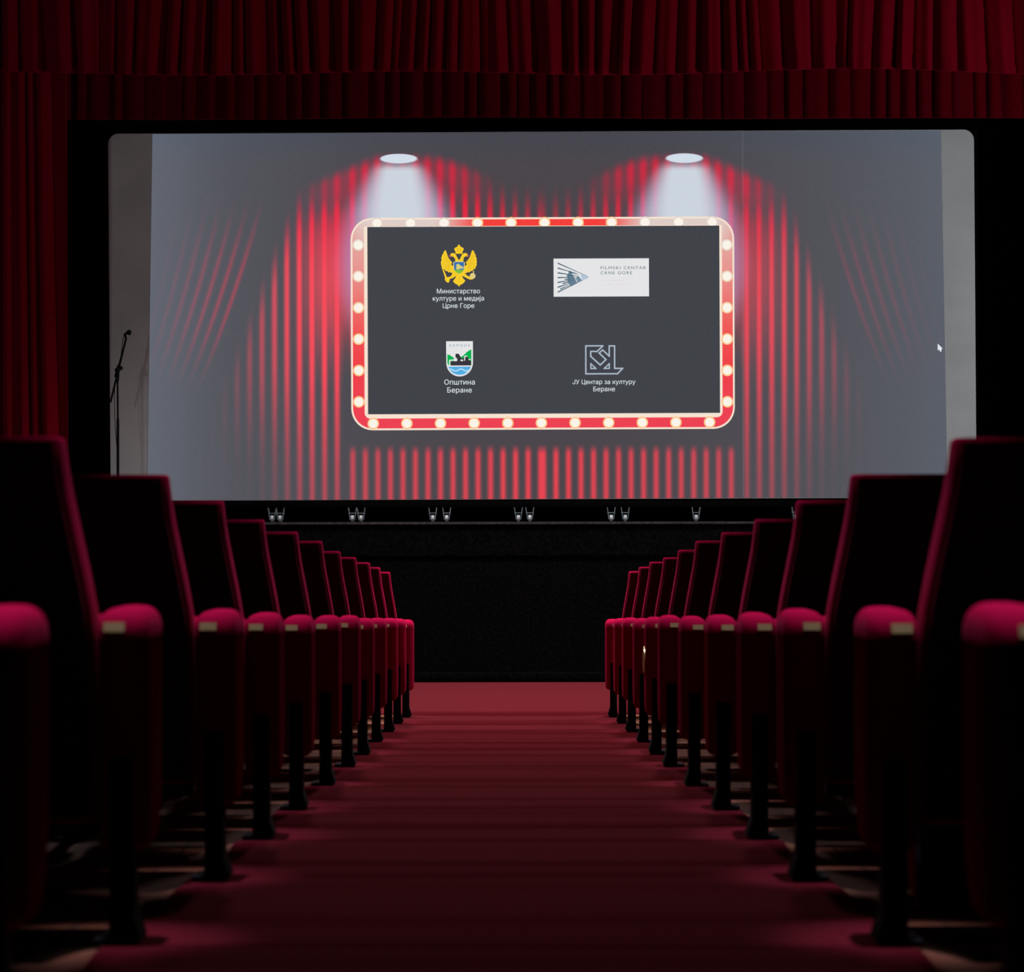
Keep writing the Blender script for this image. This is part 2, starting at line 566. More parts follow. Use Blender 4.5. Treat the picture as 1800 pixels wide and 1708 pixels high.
rnd = random.Random(11)
YV = 16.56
bm = drape_mesh(-5.4, 5.4, YV, 5.99, P(0, 128, YV).z, pleats(-5.8, 5.8, 0.09, 0.26, rnd), 1500, 22, 0.07, 0.14, 0.16, rnd, 0.11, 0.012, 0.036)
tag(link_mesh('curtain_valance', bm, 'drape', None, 60), 'upper front dark red velvet valance with a wavy hem across the top of the stage', 'valance', 'stage valances')
YC = 16.72
YV2 = 16.80
XC = P(122, 0, YC).x
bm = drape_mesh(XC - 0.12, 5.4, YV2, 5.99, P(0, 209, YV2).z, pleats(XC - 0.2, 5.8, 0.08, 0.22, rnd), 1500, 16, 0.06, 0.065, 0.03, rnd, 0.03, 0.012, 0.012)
tag(link_mesh('curtain_valance', bm, 'drape_shaded', None, 60), 'lower rear dark red valance hanging just above the screen', 'valance', 'stage valances')
pl = [(-6.9 + 0.2 * i, 0.2, rnd.uniform(0.5, 1), rnd.uniform(-1, 1)) for i in range(12)]
x = -4.5
for wd, a, sk in ((0.13, 0.8, 0.3), (0.16, 0.6, -0.4), (0.10, 0.9, 0.5), (0.10, 0.5, 0), (0.15, 0.8, -0.6), (0.40, 1.0, 0.6)):
    pl.append((x, wd, a, sk)); x += wd
bm = drape_mesh(-6.6, XC, YC, 5.99, ZS + 0.012, pl, 480, 40, 0.06, 0.11, 0.22, rnd, 0.0)
tag(link_mesh('stage_curtain', bm, 'drape', None, 60), 'tall red velvet stage curtain hanging left of the screen', 'curtain')

# ------------------------------------------------------------------ cinema screen with its projected picture
scr = empty('cinema_screen', SCREEN_BASE + Vector((0, 0, ZC)), 'wide cinema screen on castors showing a red curtain picture with four emblems', 'screen')
SB = Vector(scr.location)
SCREEN_BASE.z = SB.z
def SP(px, py, layer=0.0):
    """point of the screen cloth, in the screen's own axes; the picture hangs 0.14 degrees askew"""
    a = math.radians(0.14)
    du, dv = px - 953.0, py - 555.0
    pu = 953.0 + du * math.cos(a) + dv * math.sin(a)
    pv = 555.0 - du * math.sin(a) + dv * math.cos(a)
    p = P(pu, pv, Y_SCREEN)
    return Vector((p.x - SB.x, -layer, p.z - SB.z))

def sheet(bm, pts, layer, thick=0.0008, raw=False):
    """flat figure on the screen, given by picture points"""
    vs_ = [bm.verts.new(SP(px, py, layer)) for px, py in pts]
    f = bm.faces.new(vs_)
    bmesh.ops.triangulate(bm, faces=[f])

def stroke(bm, pts, wd, layer, closed=False):
    n = len(pts)
    m_ = n if closed else n - 1
    for i in range(m_):
        a, b = pts[i], pts[(i + 1) % n]
        dx, dy = b[0] - a[0], b[1] - a[1]
        L = math.hypot(dx, dy)
        dx, dy = dx / L * wd / 2, dy / L * wd / 2
        q = [(a[0] - dx - dy, a[1] - dy + dx), (a[0] - dx + dy, a[1] - dy - dx), (b[0] + dx + dy, b[1] + dy - dx), (b[0] + dx - dy, b[1] + dy + dx)]
        sheet(bm, q, layer)

def rrect(x0, y0, x1, y1, r, n=8):
    p = []
    p += arc(x1 - r, y1 - r, r, 0, 90, n)
    p += arc(x0 + r, y1 - r, r, 90, 180, n)
    p += arc(x0 + r, y0 + r, r, 180, 270, n)
    p += arc(x1 - r, y0 + r, r, 270, 360, n)
    return p

def disc(bm, cx, cy, r, layer, n=20, ry=None):
    sheet(bm, [(cx + r * math.cos(2 * PI * k / n), cy + (ry or r) * math.sin(2 * PI * k / n)) for k in range(n)], layer)

# frame and cloth
bm = bmesh.new()
a = SP(186, 226); b = SP(1720, 880)
box(bm, a.x, b.x, 0.012, 0.10, b.z, a.z, 0.01)
bm2 = bm
link_mesh('screen_frame', bm, 'black_cloth', scr)
bm = bmesh.new()
pts = arc(1696, 249, 18, 0, -90, 6) + arc(210, 250, 18, -90, -180, 6) + [(194, 877.5), (1716, 877.5)]
f0 = [bm.verts.new(SP(px, py, 0.0)) for px, py in pts]
f1 = [bm.verts.new(SP(px, py, -0.011)) for px, py in pts]
bm.faces.new(f0)
bm.faces.new(list(reversed(f1)))
for i in range(len(pts)):
    bm.faces.new([f0[i], f0[(i + 1) % len(pts)], f1[(i + 1) % len(pts)], f1[i]])
link_mesh('screen_cloth', bm, 'fabric', scr)
bm = bmesh.new()
zz = SP(0, 878).z
box(bm, SP(186, 0).x, SP(1720, 0).x, -0.002, 0.16, 0.125, zz, 0.006)
link_mesh('bottom_rail', bm, 'black_cloth', scr)

M['picture'] = emission_picture('projected_curtain_picture', curtain_picture)
M['band'] = emission_picture('projected_red_band', band_picture)
M['cream'] = lit('projected_cream', 246, 226, 208)
M['panel'] = lit('projected_slate', 67, 69, 75)
M['bulb'] = lit('projected_bulb', 250, 243, 232)
M['bulb_rim'] = emission_picture('projected_bulb_rim', rim_picture)
M['gold'] = lit('projected_gold', 246, 204, 48)
M['gold_dark'] = lit('projected_dark_gold', 196, 146, 40)
M['coral'] = lit('projected_coral', 214, 104, 84)
M['blue'] = lit('projected_blue', 58, 112, 176)
M['green'] = lit('projected_green', 120, 186, 70)
M['grass_green'] = lit('projected_grass_green', 14, 176, 80)
M['sky_blue'] = lit('projected_sky_blue', 84, 172, 226)
M['white'] = lit('projected_white', 226, 236, 240)
M['card'] = lit('projected_card', 228, 228, 230)
M['ink'] = lit('projected_ink', 66, 96, 110)
M['steel'] = lit('projected_steel_blue', 112, 138, 158)
M['ice'] = lit('projected_ice_blue', 176, 194, 216)
M['castle'] = lit('projected_castle', 58, 56, 62)
M['pink'] = lit('projected_pale_pink', 222, 206, 210)
M['line_grey'] = lit('projected_line_grey', 168, 182, 196)

L0 = 0.003
bm = bmesh.new()
q = [bm.verts.new(SP(*p, L0)) for p in ((270, 233), (1656, 232.5), (1665, 876), (258, 877))]
bm.faces.new(q)
link_mesh('projected_picture', bm, 'picture', scr)

LB = lambda k: L0 + 0.0012 * k
bm = bmesh.new()
sheet(bm, rrect(617.5, 382.0, 1291.5, 755.0, 38), LB(1))
link_mesh('sign_border', bm, 'cream', scr)
bm = bmesh.new()
sheet(bm, rrect(620.7, 385.2, 1288.5, 751.8, 35), LB(2))
link_mesh('sign_band', bm, 'band', scr)
bm = bmesh.new()
sheet(bm, [(641, 397)] + [(1270, 397)] + arc(1260, 724.5, 10, 0, 90, 5) + arc(651, 724.5, 10, 90, 180, 5), LB(3))
link_mesh('sign_border', bm, 'cream', scr)
bulbs = [(656 + 59.1 * i, 743.3) for i in range(11)] + [(664 + 58.9 * i, 391.5) for i in range(11)] + \
        [(631, 429.5 + 55.1 * i) for i in range(6)] + [(1278.5, 432 + 55.1 * i) for i in range(6)]
bm = bmesh.new()
c0 = SP(953, 555, LB(4))
disc(bm, 953, 555, 10.2, LB(4) - 0.0003)
nf = len(bm.faces)
disc(bm, 953, 555, 7.8, LB(4))
for v in bm.verts: v.co -= c0
bm.faces.ensure_lookup_table()
for k, f in enumerate(bm.faces): f.material_index = 0 if k < nf else 1
bulb0 = link_mesh('sign_bulb', bm, 'bulb_rim', scr)
bulb0.data.materials.append(M['bulb'])
for k, (x, y) in enumerate(bulbs):
    o = bulb0
    if k:
        o = bulb0.copy()
        C.objects.link(o)
    o.location = SP(x, y, LB(4))
bm = bmesh.new()
sheet(bm, [(647, 398), (1265.5, 398), (1265.5, 727), (647, 727)], LB(5))
link_mesh('sign_panel', bm, 'panel', scr)

def glyph_loops(text, spacing):
    """closed outlines of a line of lettering, as lists of 2-D points"""
    cu = bpy.data.curves.new('lettering', 'FONT')
    cu.body = text
    cu.size = 1.0
    cu.space_character = spacing
    to = bpy.data.objects.new('lettering', cu)
    C.objects.link(to)
    bpy.context.view_layer.update()
    cv = to.to_curve(bpy.context.evaluated_depsgraph_get())
    loops = []
    for sp in cv.splines:
        bp = sp.bezier_points
        pts = []
        n = len(bp)
        for i in range(n):
            a, b = bp[i], bp[(i + 1) % n]
            p0, p1, p2, p3 = a.co, a.handle_right, b.handle_left, b.co
            straight = abs((p1 - p0).cross(p3 - p0).z) < 1e-5 and abs((p2 - p0).cross(p3 - p0).z) < 1e-5
            for q in range(1 if straight else 5):
                t = q / 5.0
                c = p0 * (1 - t) ** 3 + p1 * 3 * t * (1 - t) ** 2 + p2 * 3 * t * t * (1 - t) + p3 * t ** 3
                if not pts or (Vector((c.x, c.y)) - pts[-1]).length > 1e-5:
                    pts.append(Vector((c.x, c.y)))
        if len(pts) > 2: loops.append(pts)
    to.to_curve_clear()
    bpy.data.objects.remove(to)
    return loops

def winding(pt, poly):
    w_ = 0
    for i in range(len(poly)):
        a, b = poly[i - 1], poly[i]
        if (a.y > pt.y) != (b.y > pt.y) and pt.x < (b.x - a.x) * (pt.y - a.y) / (b.y - a.y) + a.x:
            w_ += 1 if b.y > a.y else -1
    return w_

def text_lines(name, lines, mat, layer, bold=0.0, spacing=1.0):
    """lines: (text, x0, x1, baseline, capital height); every line of the lettering goes into one mesh"""
    bm = bmesh.new()
    for s, x0, x1, base, cap in lines:
        loops = glyph_loops(s, spacing)
        xs = [q.x for p in loops for q in p]
        k = (x1 - x0) / (max(xs) - min(xs))
        ky = cap / 0.727
        co, ed = [], []
        for p in loops:
            n0 = len(co)
            co += p
            ed += [(n0 + i, n0 + (i + 1) % len(p)) for i in range(len(p))]
        vo, eo, fo, *_ = delaunay_2d_cdt(co, ed, [], 0, 1e-6)
        used = {}
        for f in fo:
            c = sum((vo[i] for i in f), Vector((0, 0))) / len(f)
            if sum(winding(c, p) for p in loops) == 0: continue
            for i in f:
                if i not in used:
                    used[i] = bm.verts.new(SP(x0 + (vo[i].x - min(xs)) * k, base - vo[i].y * ky, layer))
            try: bm.faces.new([used[i] for i in f])
            except ValueError: pass
    return link_mesh(name, bm, mat, scr)

# double-headed eagle emblem
EX = lambda p: [(740 + x / 12.2, 420 + y / 12.2) for x, y in p]
MIR = lambda p: [(1656 - x, y) for x, y in reversed(p)]
wing = [(545, 235), (505, 260), (498, 300), (470, 335), (473, 372), (448, 410), (458, 445), (440, 490), (456, 520), (446, 560), (470, 590), (480, 635), (520, 645), (535, 680), (580, 685), (605, 715), (640, 705), (690, 735), (760, 735), (760, 560), (700, 575), (655, 545), (682, 505), (655, 465), (618, 425), (590, 370), (570, 310)]
head = [(828, 500), (828, 452), (800, 412), (772, 350), (748, 312), (700, 296), (655, 310), (636, 330), (662, 348), (668, 372), (700, 372), (738, 410), (752, 450), (745, 500)]
legl = [(760, 720), (690, 735), (650, 795), (590, 815), (535, 815), (520, 858), (545, 905), (598, 938), (622, 895), (632, 852), (700, 832), (770, 775)]
legr = [(890, 720), (955, 740), (1015, 790), (1060, 805), (1100, 845), (1150, 835), (1120, 862), (1070, 868), (1020, 850), (960, 818), (890, 780)]
tail = [(775, 720), (880, 720), (908, 830), (962, 893), (915, 950), (855, 980), (828, 1018), (800, 980), (740, 950), (697, 900), (750, 830)]
crown = [(760, 312), (752, 268), (728, 218), (738, 188), (790, 165), (820, 152), (812, 128), (828, 112), (845, 128), (838, 152), (870, 165), (920, 188), (932, 218), (906, 268), (898, 312)]
body = [(745, 470), (912, 470), (935, 740), (722, 740)]
em = empty_em = None
bm = bmesh.new()
for p in (wing, MIR(wing), head, MIR(head), legl, legr, tail, crown, body):
    sheet(bm, EX(p), LB(6))
sheet(bm, EX([(448, 575), (478, 600), (575, 830), (535, 840)]), LB(6))
emb = link_mesh('eagle_emblem', bm, 'gold', scr)
bm = bmesh.new()
for k in range(6):
    x0, y0 = 512 - k * 4, 330 + k * 52
    for mm in (0, 1):
        pts = [(x0, y0), (640, 500 + k * 34)]
        if mm: pts = [(1656 - x, y) for x, y in pts]
        stroke(bm, EX(pts), 0.45, LB(6.3))
stroke(bm, EX([(800, 200), (800, 262)]), 0.9, LB(6.3))
stroke(bm, EX([(856, 200), (856, 262)]), 0.9, LB(6.3))
stroke(bm, EX([(828, 800), (828, 960)]), 0.4, LB(6.3))
link_mesh('feather_pattern', bm, 'gold_dark', emb)
beak = [(608, 348), (665, 345), (664, 376), (640, 384)]
for p in (beak, MIR(beak)):
    bm = bmesh.new()
    sheet(bm, EX(p), LB(6.4))
    link_mesh('beak', bm, 'coral', emb)
bm = bmesh.new()
disc(bm, 740 + 1120 / 12.2, 420 + 790 / 12.2, 5.0, LB(6.5))
stroke(bm, EX([(1140, 690), (1135, 750)]), 1.6, LB(6.5))
sheet(bm, EX([(702, 500), (730, 478), (928, 478), (955, 500), (945, 660), (828, 748), (712, 660)]), LB(6.5))
link_mesh('shield_border', bm, lit('projected_pale_gold', 222, 204, 130), emb)
bm = bmesh.new()
sheet(bm, EX([(722, 490), (936, 490), (932, 655), (724, 655)]), LB(6.8))
link_mesh('shield_field', bm, 'blue', emb)
bm = bmesh.new()
sheet(bm, EX([(724, 655), (932, 655), (905, 700), (828, 742), (752, 700)]), LB(6.8))
link_mesh('shield_base', bm, 'green', emb)
bm = bmesh.new()
sheet(bm, EX([(770, 545), (820, 525), (850, 560), (900, 585), (925, 610), (915, 640), (870, 625), (845, 645), (775, 650), (765, 610), (790, 585)]), LB(7))
link_mesh('shield_lion', bm, lit('projected_pale_yellow', 214, 204, 120), emb)

text_lines('ministry_lettering', [('Министарство', 768.8, 844.5, 515.2, 8.2), ('културе и медија', 761.6, 851.5, 528.0, 8.2), ('Црне Горе', 779.0, 834.5, 540.8, 8.2)], 'white', LB(6), 0.008)

# film centre card
bm = bmesh.new()
sheet(bm, [(974, 455), (1141.5, 455), (1141.5, 521.8), (974, 521.8)], LB(6))
card = link_mesh('logo_card', bm, 'card', scr)
FXp = lambda p: [(960 + x / 9.0, 440 + y / 9.0) for x, y in p]
bm = bmesh.new()
apex = (690, 428)
for i, y0 in enumerate((205, 283, 360, 435, 512, 588, 665)):
    tt = 0.98 if i in (0, 6) else 0.62
    ex, ey = 190 + (apex[0] - 190) * tt, y0 + (apex[1] - y0) * tt
    sheet(bm, FXp([(190, y0 - 10), (ex, ey - 2), (ex, ey + 2), (190, y0 + 11)]), LB(7))
for x0, y0 in ((362, 345), (330, 402), (300, 465), (268, 530), (230, 615)):
    ex, ey = x0 + (apex[0] - x0) * 0.5, y0 + (apex[1] - y0) * 0.5
    sheet(bm, FXp([(x0, y0 - 9), (ex, ey - 2), (ex, ey + 2), (x0, y0 + 10)]), LB(7))
link_mesh('fan_rays', bm, 'ink', card)
bm = bmesh.new()
sheet(bm, FXp([(378, 328), (395, 330), (490, 505), (505, 520), (400, 575), (345, 500), (340, 410)]), LB(6.7))
sheet(bm, FXp([(478, 440), (515, 405), (580, 485), (507, 520)]), LB(7.2))
link_mesh('mountain', bm, 'steel', card)
bm = bmesh.new()
sheet(bm, FXp([(548, 372), (690, 428), (582, 482)]), LB(7.3))
link_mesh('pale_tip', bm, 'ice', card)
o = text_lines('title_lettering', [('FILMSKI CENTAR', 1056.6, 1136.4, 474.1, 5.4), ('CRNE GORE', 1056.6, 1112.0, 482.8, 5.4)], 'ink', LB(7), 0.016, 1.25)
o.parent = card
o = text_lines('subtitle_lettering', [('FILM CENTRE', 1057.0, 1098.0, 496.0, 3.6), ('OF MONTENEGRO', 1057.0, 1111.0, 502.4, 3.6)], 'pink', LB(7), 0.0, 1.4)
o.parent = card

# town crest
TX = lambda p: [(770 + x / 15.525, 590 + y / 15.525) for x, y in p]
def crest(inset):
    r = 362 - inset
    return [(228 + inset, 145 + inset), (958 - inset, 145 + inset), (958 - inset, 740)] + \
           [(593 + r * math.cos(math.radians(a)), 740 + (365 - inset) * math.sin(math.radians(a))) for a in range(0, 181, 12)][1:]
bm = bmesh.new()
sheet(bm, TX(crest(0)), LB(6))
cr_ = link_mesh('town_crest', bm, 'card', scr)
bm = bmesh.new()
sheet(bm, TX([(258, 500), (330, 520), (440, 600), (440, 800), (290, 800), (262, 740)]), LB(7))
sheet(bm, TX([(600, 800), (600, 590), (700, 530), (790, 440), (915, 360), (915, 800)]), LB(7))
link_mesh('crest_hills', bm, 'grass_green', cr_)
bm = bmesh.new()
sheet(bm, TX([(350, 806), (350, 690), (520, 690), (520, 600), (482, 590), (482, 490), (520, 482), (574, 490), (574, 590), (600, 610), (610, 680), (690, 690), (740, 640), (760, 565), (815, 575), (850, 640), (905, 690), (905, 806)]), LB(7.3))
link_mesh('crest_castle', bm, 'castle', cr_)
bm = bmesh.new()
stroke(bm, TX([(322, 785), (325, 665), (520, 650)]), 2.0, LB(7.6))
sheet(bm, TX([(610, 660), (650, 640), (695, 660), (680, 690), (620, 680)]), LB(7.6))
stroke(bm, TX([(730, 660), (735, 560), (790, 548)]), 1.8, LB(7.6))
stroke(bm, TX([(850, 645), (880, 640)]), 1.6, LB(7.6))
link_mesh('crest_roofs', bm, 'card', cr_)
bm = bmesh.new()
sheet(bm, TX([(290, 838), (896, 838)] + [(593 + 322 * math.cos(math.radians(a)), 745 + 318 * math.sin(math.radians(a))) for a in range(24, 157, 12)]), LB(7))
wv = link_mesh('crest_river', bm, 'sky_blue', cr_)
bm = bmesh.new()
wp = [(330 + 40 * i, 930 - 28 * math.cos(2 * PI * i / 12.0 * 1.6)) for i in range(14)]
stroke(bm, TX(wp), 2.2, LB(7.4))
link_mesh('river_wave', bm, lit('projected_pale_blue', 176, 220, 246), wv)
o = text_lines('crest_lettering', [('БЕРАНЕ', 790.4, 826.8, 608.8, 4.2)], 'steel', LB(7), 0.0, 1.6)
o.parent = cr_
text_lines('town_lettering', [('Општина', 781.2, 834.8, 675.4, 9.0), ('Беране', 786.4, 829.4, 689.4, 9.0)], 'white', LB(6), 0.008)

# culture centre mark
KX = lambda p: [(1000 + x / 13.846, 590 + y / 13.846) for x, y in p]
bm = bmesh.new()
stroke(bm, KX([(815, 255), (415, 255), (415, 935), (1185, 935), (1310, 805), (1115, 805), (1115, 258), (985, 258), (985, 505), (825, 355), (740, 430), (905, 590), (765, 720), (535, 510), (535, 390), (690, 390), (830, 258)]), 2.5, LB(6))
stroke(bm, KX([(537, 690), (537, 806), (660, 806)]), 2.2, LB(6), True)
stroke(bm, KX([(985, 690), (985, 806), (862, 806)]), 2.2, LB(6), True)
link_mesh('monogram_mark', bm, 'line_grey', scr)
text_lines('culture_centre_lettering', [('ЈУ Центар за културу', 1006.6, 1117.0, 675.6, 8.0), ('Беране', 1043.0, 1081.0, 688.2, 8.2)], 'white', LB(6), 0.008)
bm = bmesh.new()
sheet(bm, [(1648.5, 607), (1656.5, 615), (1652.8, 616), (1655.2, 620.5), (1653, 621.5), (1651, 617), (1648.5, 619)], LB(2))
link_mesh('mouse_pointer', bm, 'white', scr)

# castors under the bottom rail
def castor(x):
    f = bmesh.new()
    for sx in (-1, 1):
        prism = [(-0.030, 0.02), (0.030, 0.02), (0.022, 0.127), (-0.022, 0.127)]
        b0 = [f.verts.new((x + sx * 0.033 + (0.006 if z > 0.05 else -0.010) * sx, y, z)) for y, z in prism]
        b1 = [f.verts.new((x + sx * 0.026 + (0.006 if z > 0.05 else -0.010) * sx, y, z)) for y, z in prism]
        f.faces.new(b0); f.faces.new(list(reversed(b1)))
        for i in range(4): f.faces.new([b0[i], b0[(i + 1) % 4], b1[(i + 1) % 4], b1[i]])
    box(f, x - 0.036, x + 0.036, -0.02, 0.02, 0.075, 0.083)
    fo = link_mesh('castor', f, 'castor', scr)
    wbm = bmesh.new()
    n = 18
    rim = []
    for sx in (-0.013, 0.013):
        rim.append([wbm.verts.new((x + sx, 0.031 * math.cos(2 * PI * k / n), 0.031 + 0.031 * math.sin(2 * PI * k / n))) for k in range(n)])
    wbm.faces.new(rim[0]); wbm.faces.new(list(reversed(rim[1])))
    for k in range(n): wbm.faces.new([rim[0][k], rim[0][(k + 1) % n], rim[1][(k + 1) % n], rim[1][k]])
    link_mesh('wheel', wbm, 'wheel', fo)
for px in (478, 492, 619, 634, 760, 784.5, 910.5, 930.5, 1073.5, 1098, 1222.5, 1398):
    castor(SP(px, 900).x)

# ------------------------------------------------------------------ microphone stand
YM = 16.86
def MP(px, py, dy=0.0):
    p = P(px, py, YM)
    return Vector((p.x, YM + dy, p.z))
base = MP(207.5, 0); base.z = ZS
mic = empty('microphone_stand', base, 'black boom microphone stand on the stage at the left edge of the screen', 'microphone stand')
def ml(v): return v - base
bm = bmesh.new()
tube(bm, [ml(MP(207.0, 662)), ml(MP(207.5, 740))], 0.0085)
tube(bm, [ml(MP(207.5, 735)), Vector((0, 0, 0.16))], 0.0120)
link_mesh('pole', bm, 'black_metal', mic)
bm = bmesh.new()
tube(bm, [ml(MP(194.5, 706)), ml(MP(222.5, 592))], 0.009)
link_mesh('boom', bm, 'black_metal', mic)
bm = bmesh.new()
tube(bm, [ml(MP(204, 662)), ml(MP(210.5, 641))], [0.016, 0.020])
tube(bm, [ml(MP(207, 650, -0.05)), ml(MP(212.5, 645, 0.03))], 0.017)
tube(bm, [ml(MP(206.5, 668)), ml(MP(207.5, 655))], 0.015)
link_mesh('clutch', bm, 'black_metal', mic)
for k in range(3):
    bm = bmesh.new()
    an = math.radians(30 + 120 * k)
    d_ = Vector((math.cos(an), math.sin(an), 0))
    tube(bm, [Vector((0, 0, 0.17)) + d_ * 0.01, Vector((0, 0, 0.014)) + d_ * 0.29], 0.009)
    link_mesh('leg', bm, 'black_metal', mic)
bm = bmesh.new()
tube(bm, [ml(MP(222.0, 592)), ml(MP(219.5, 586.5)), ml(MP(223, 584.5))], [0.010, 0.010, 0.012])
tube(bm, [ml(MP(219, 587)), ml(MP(224, 584.0)), ml(MP(225.5, 583.5)), ml(MP(227.5, 583.2)), ml(MP(230, 583.6)), ml(MP(231.5, 584.2))], [0.009, 0.013, 0.021, 0.026, 0.021, 0.006], 14)
link_mesh('microphone', bm, 'black_metal', mic)
bm = bmesh.new()
tube(bm, [ml(MP(*p)) for p in ((219, 587), (216.5, 596), (215, 610), (213, 625), (206, 650), (202, 680), (201.5, 710), (202.5, 745), (205, 775), (206.5, 800), (207, 830))], 0.0032, 6)
link_mesh('cable', bm, 'black_metal', mic)

# ------------------------------------------------------------------ cinema seats
PITCH = 0.56
def ring_pts(w_, y0, y1, z, r, n=5, bulge=0.0):
    p = []
    r = min(r, (y1 - y0) * 0.45)
    for cx, cy, a0 in ((w_ - r, y1 - r, 0), (-w_ + r, y1 - r, 90), (-w_ + r, y0 + r, 180), (w_ - r, y0 + r, 270)):
        for i in range(n + 1):
            an = math.radians(a0 + 90 * i / n)
            p.append((cx + r * math.cos(an), cy + r * math.sin(an), z))
    return p

def arm_parts(root, cx, s, plate=True):
    """upholstered arm panel on a steel leg, its middle at cx; s = +1 when the chair is on its +x side"""
    bm = bmesh.new()
    rings = []
    for z in (0.182, 0.184, 0.190, 0.200, 0.212, 0.226, 0.242, 0.260, 0.280, 0.300, 0.325, 0.40, 0.48, 0.55, 0.606):
        cut = 0.016 * max(0.0, 1 - (z - 0.182) / 0.018) ** 2
        yf = 0.195 if z >= 0.325 else 0.085 + math.sqrt(max(0.0, 0.110 ** 2 - ((0.325 - z) / 1.35) ** 2))
        rings.append([bm.verts.new((x + cx, y, zz)) for x, y, zz in ring_pts(0.0515 - cut, 0.0012 + cut, yf - cut, z, 0.034, 7)])
    n = len(rings[0])
    for a, b in zip(rings, rings[1:]):
        for q in range(n): bm.faces.new([a[q], a[(q + 1) % n], b[(q + 1) % n], b[q]])
    bm.faces.new(rings[0]); bm.faces.new(list(reversed(rings[-1])))
    pan = link_mesh('arm_panel', bm, 'velvet', root, 50)
    bm = bmesh.new()
    secs = []
    for y in (0.0, 0.0005, 0.002, 0.005, 0.009, 0.014, 0.020, 0.030, 0.042, 0.055, 0.08, 0.11, 0.14, 0.156, 0.174, 0.186, 0.193, 0.196, 0.197):
        zt = 0.6655
        if y < 0.055: zt = 0.612 + 0.0535 * (1 - ((0.055 - y) / 0.055) ** 2.2) ** (1 / 2.2)
        if y > 0.156: zt = 0.620 + 0.0455 * (1 - ((y - 0.156) / 0.041) ** 2.2) ** (1 / 2.2) if y < 0.197 else 0.620
        e_ = max(0.034 - y, y - 0.163, 0.0) / 0.034
        hw = 0.0520 - 0.034 * (1 - math.sqrt(max(0.0, 1 - min(e_, 1.0) ** 2)))
        sec = [(-hw, 0.596)]
        for q in range(15):
            an = PI - PI * q / 14
            c_, s_ = math.cos(an), math.sin(an)
            sec.append((hw * math.copysign(abs(c_) ** 0.62, c_), 0.604 + (zt - 0.604) * abs(s_) ** 0.62))
        sec.append((hw, 0.596))
        secs.append([bm.verts.new((cx + x, y, z)) for x, z in sec])
    for a, b in zip(secs, secs[1:]):
        for q in range(len(a)): bm.faces.new([a[q], a[(q + 1) % len(a)], b[(q + 1) % len(a)], b[q]])
    bm.faces.new(secs[0]); bm.faces.new(list(reversed(secs[-1])))
    pad = link_mesh('armrest', bm, 'velvet', root, 75)
    if plate:
        bm = bmesh.new()
        px = cx + s * 0.014
        pr = [(-0.0022, 0.6190), (0.0030, 0.6375), (0.0055, 0.6368), (0.0005, 0.6182)]
        prism_x(bm, pr, px - 0.021, px + 0.021, 0.0006, 1)
        link_mesh('number_plate', bm, 'brass', pad)['label'] = 'small brass seat number plate'
    bm = bmesh.new()
    prism_x(bm, [(-0.004, 0.012), (-0.004, 0.37), (0.006, 0.37), (0.006, 0.20), (0.050, 0.19), (0.056, 0.012)], cx - 0.0235, cx + 0.0235, 0.004, 2)
    leg = link_mesh('leg', bm, 'black_metal', root)
    bm = bmesh.new()
    box(bm, cx - 0.03 - 0.012 * (s < 0) * 2, cx + 0.03 + 0.012 * (s > 0) * 2, -0.008, 0.11, 0.0, 0.014, 0.003)
    for v in bm.verts: v.co.z -= SLOPE * v.co.y
    v0 = [(-0.0235, 0.065), (-0.040, 0.012), (0.0235, 0.012), (0.0235, 0.065)]
    a = [bm.verts.new((cx + x * s, -0.008, z)) for x, z in v0]
    b = [bm.verts.new((cx + x * s, 0.060, z)) for x, z in v0]
    bm.faces.new(a); bm.faces.new(list(reversed(b)))
    for i in range(4): bm.faces.new([a[i], a[(i + 1) % 4], b[(i + 1) % 4], b[i]])
    link_mesh('foot', bm, 'black_metal', leg)
    return pan

LEVELS = [  # height, half width, rear y, front y
    (0.230, 0.210, 0.060, 0.130), (0.245, 0.220, 0.045, 0.140), (0.30, 0.224, 0.036, 0.150), (0.45, 0.224, 0.012, 0.140),
    (0.60, 0.224, -0.014, 0.100), (0.66, 0.222, -0.026, 0.085), (0.74, 0.211, -0.046, 0.066), (0.82, 0.198, -0.068, 0.046),
    (0.89, 0.187, -0.086, 0.026), (0.945, 0.181, -0.097, 0.010), (0.991, 0.178, -0.102, -0.004), (0.998, 0.176, -0.100, -0.006), (1.001, 0.171, -0.095, -0.011)]
def backrest_mesh(cx):
    bm = bmesh.new()
    rings = []
    for z, w_, y0, y1 in LEVELS:
        rings.append([bm.verts.new((x + cx, y, zz)) for x, y, zz in ring_pts(w_, y0, y1, z, 0.026)])
    n = len(rings[0])
    for a, b in zip(rings, rings[1:]):
        for i in range(n): bm.faces.new([a[i], a[(i + 1) % n], b[(i + 1) % n], b[i]])
    bm.faces.new(rings[0]); bm.faces.new(list(reversed(rings[-1])))
    return bm

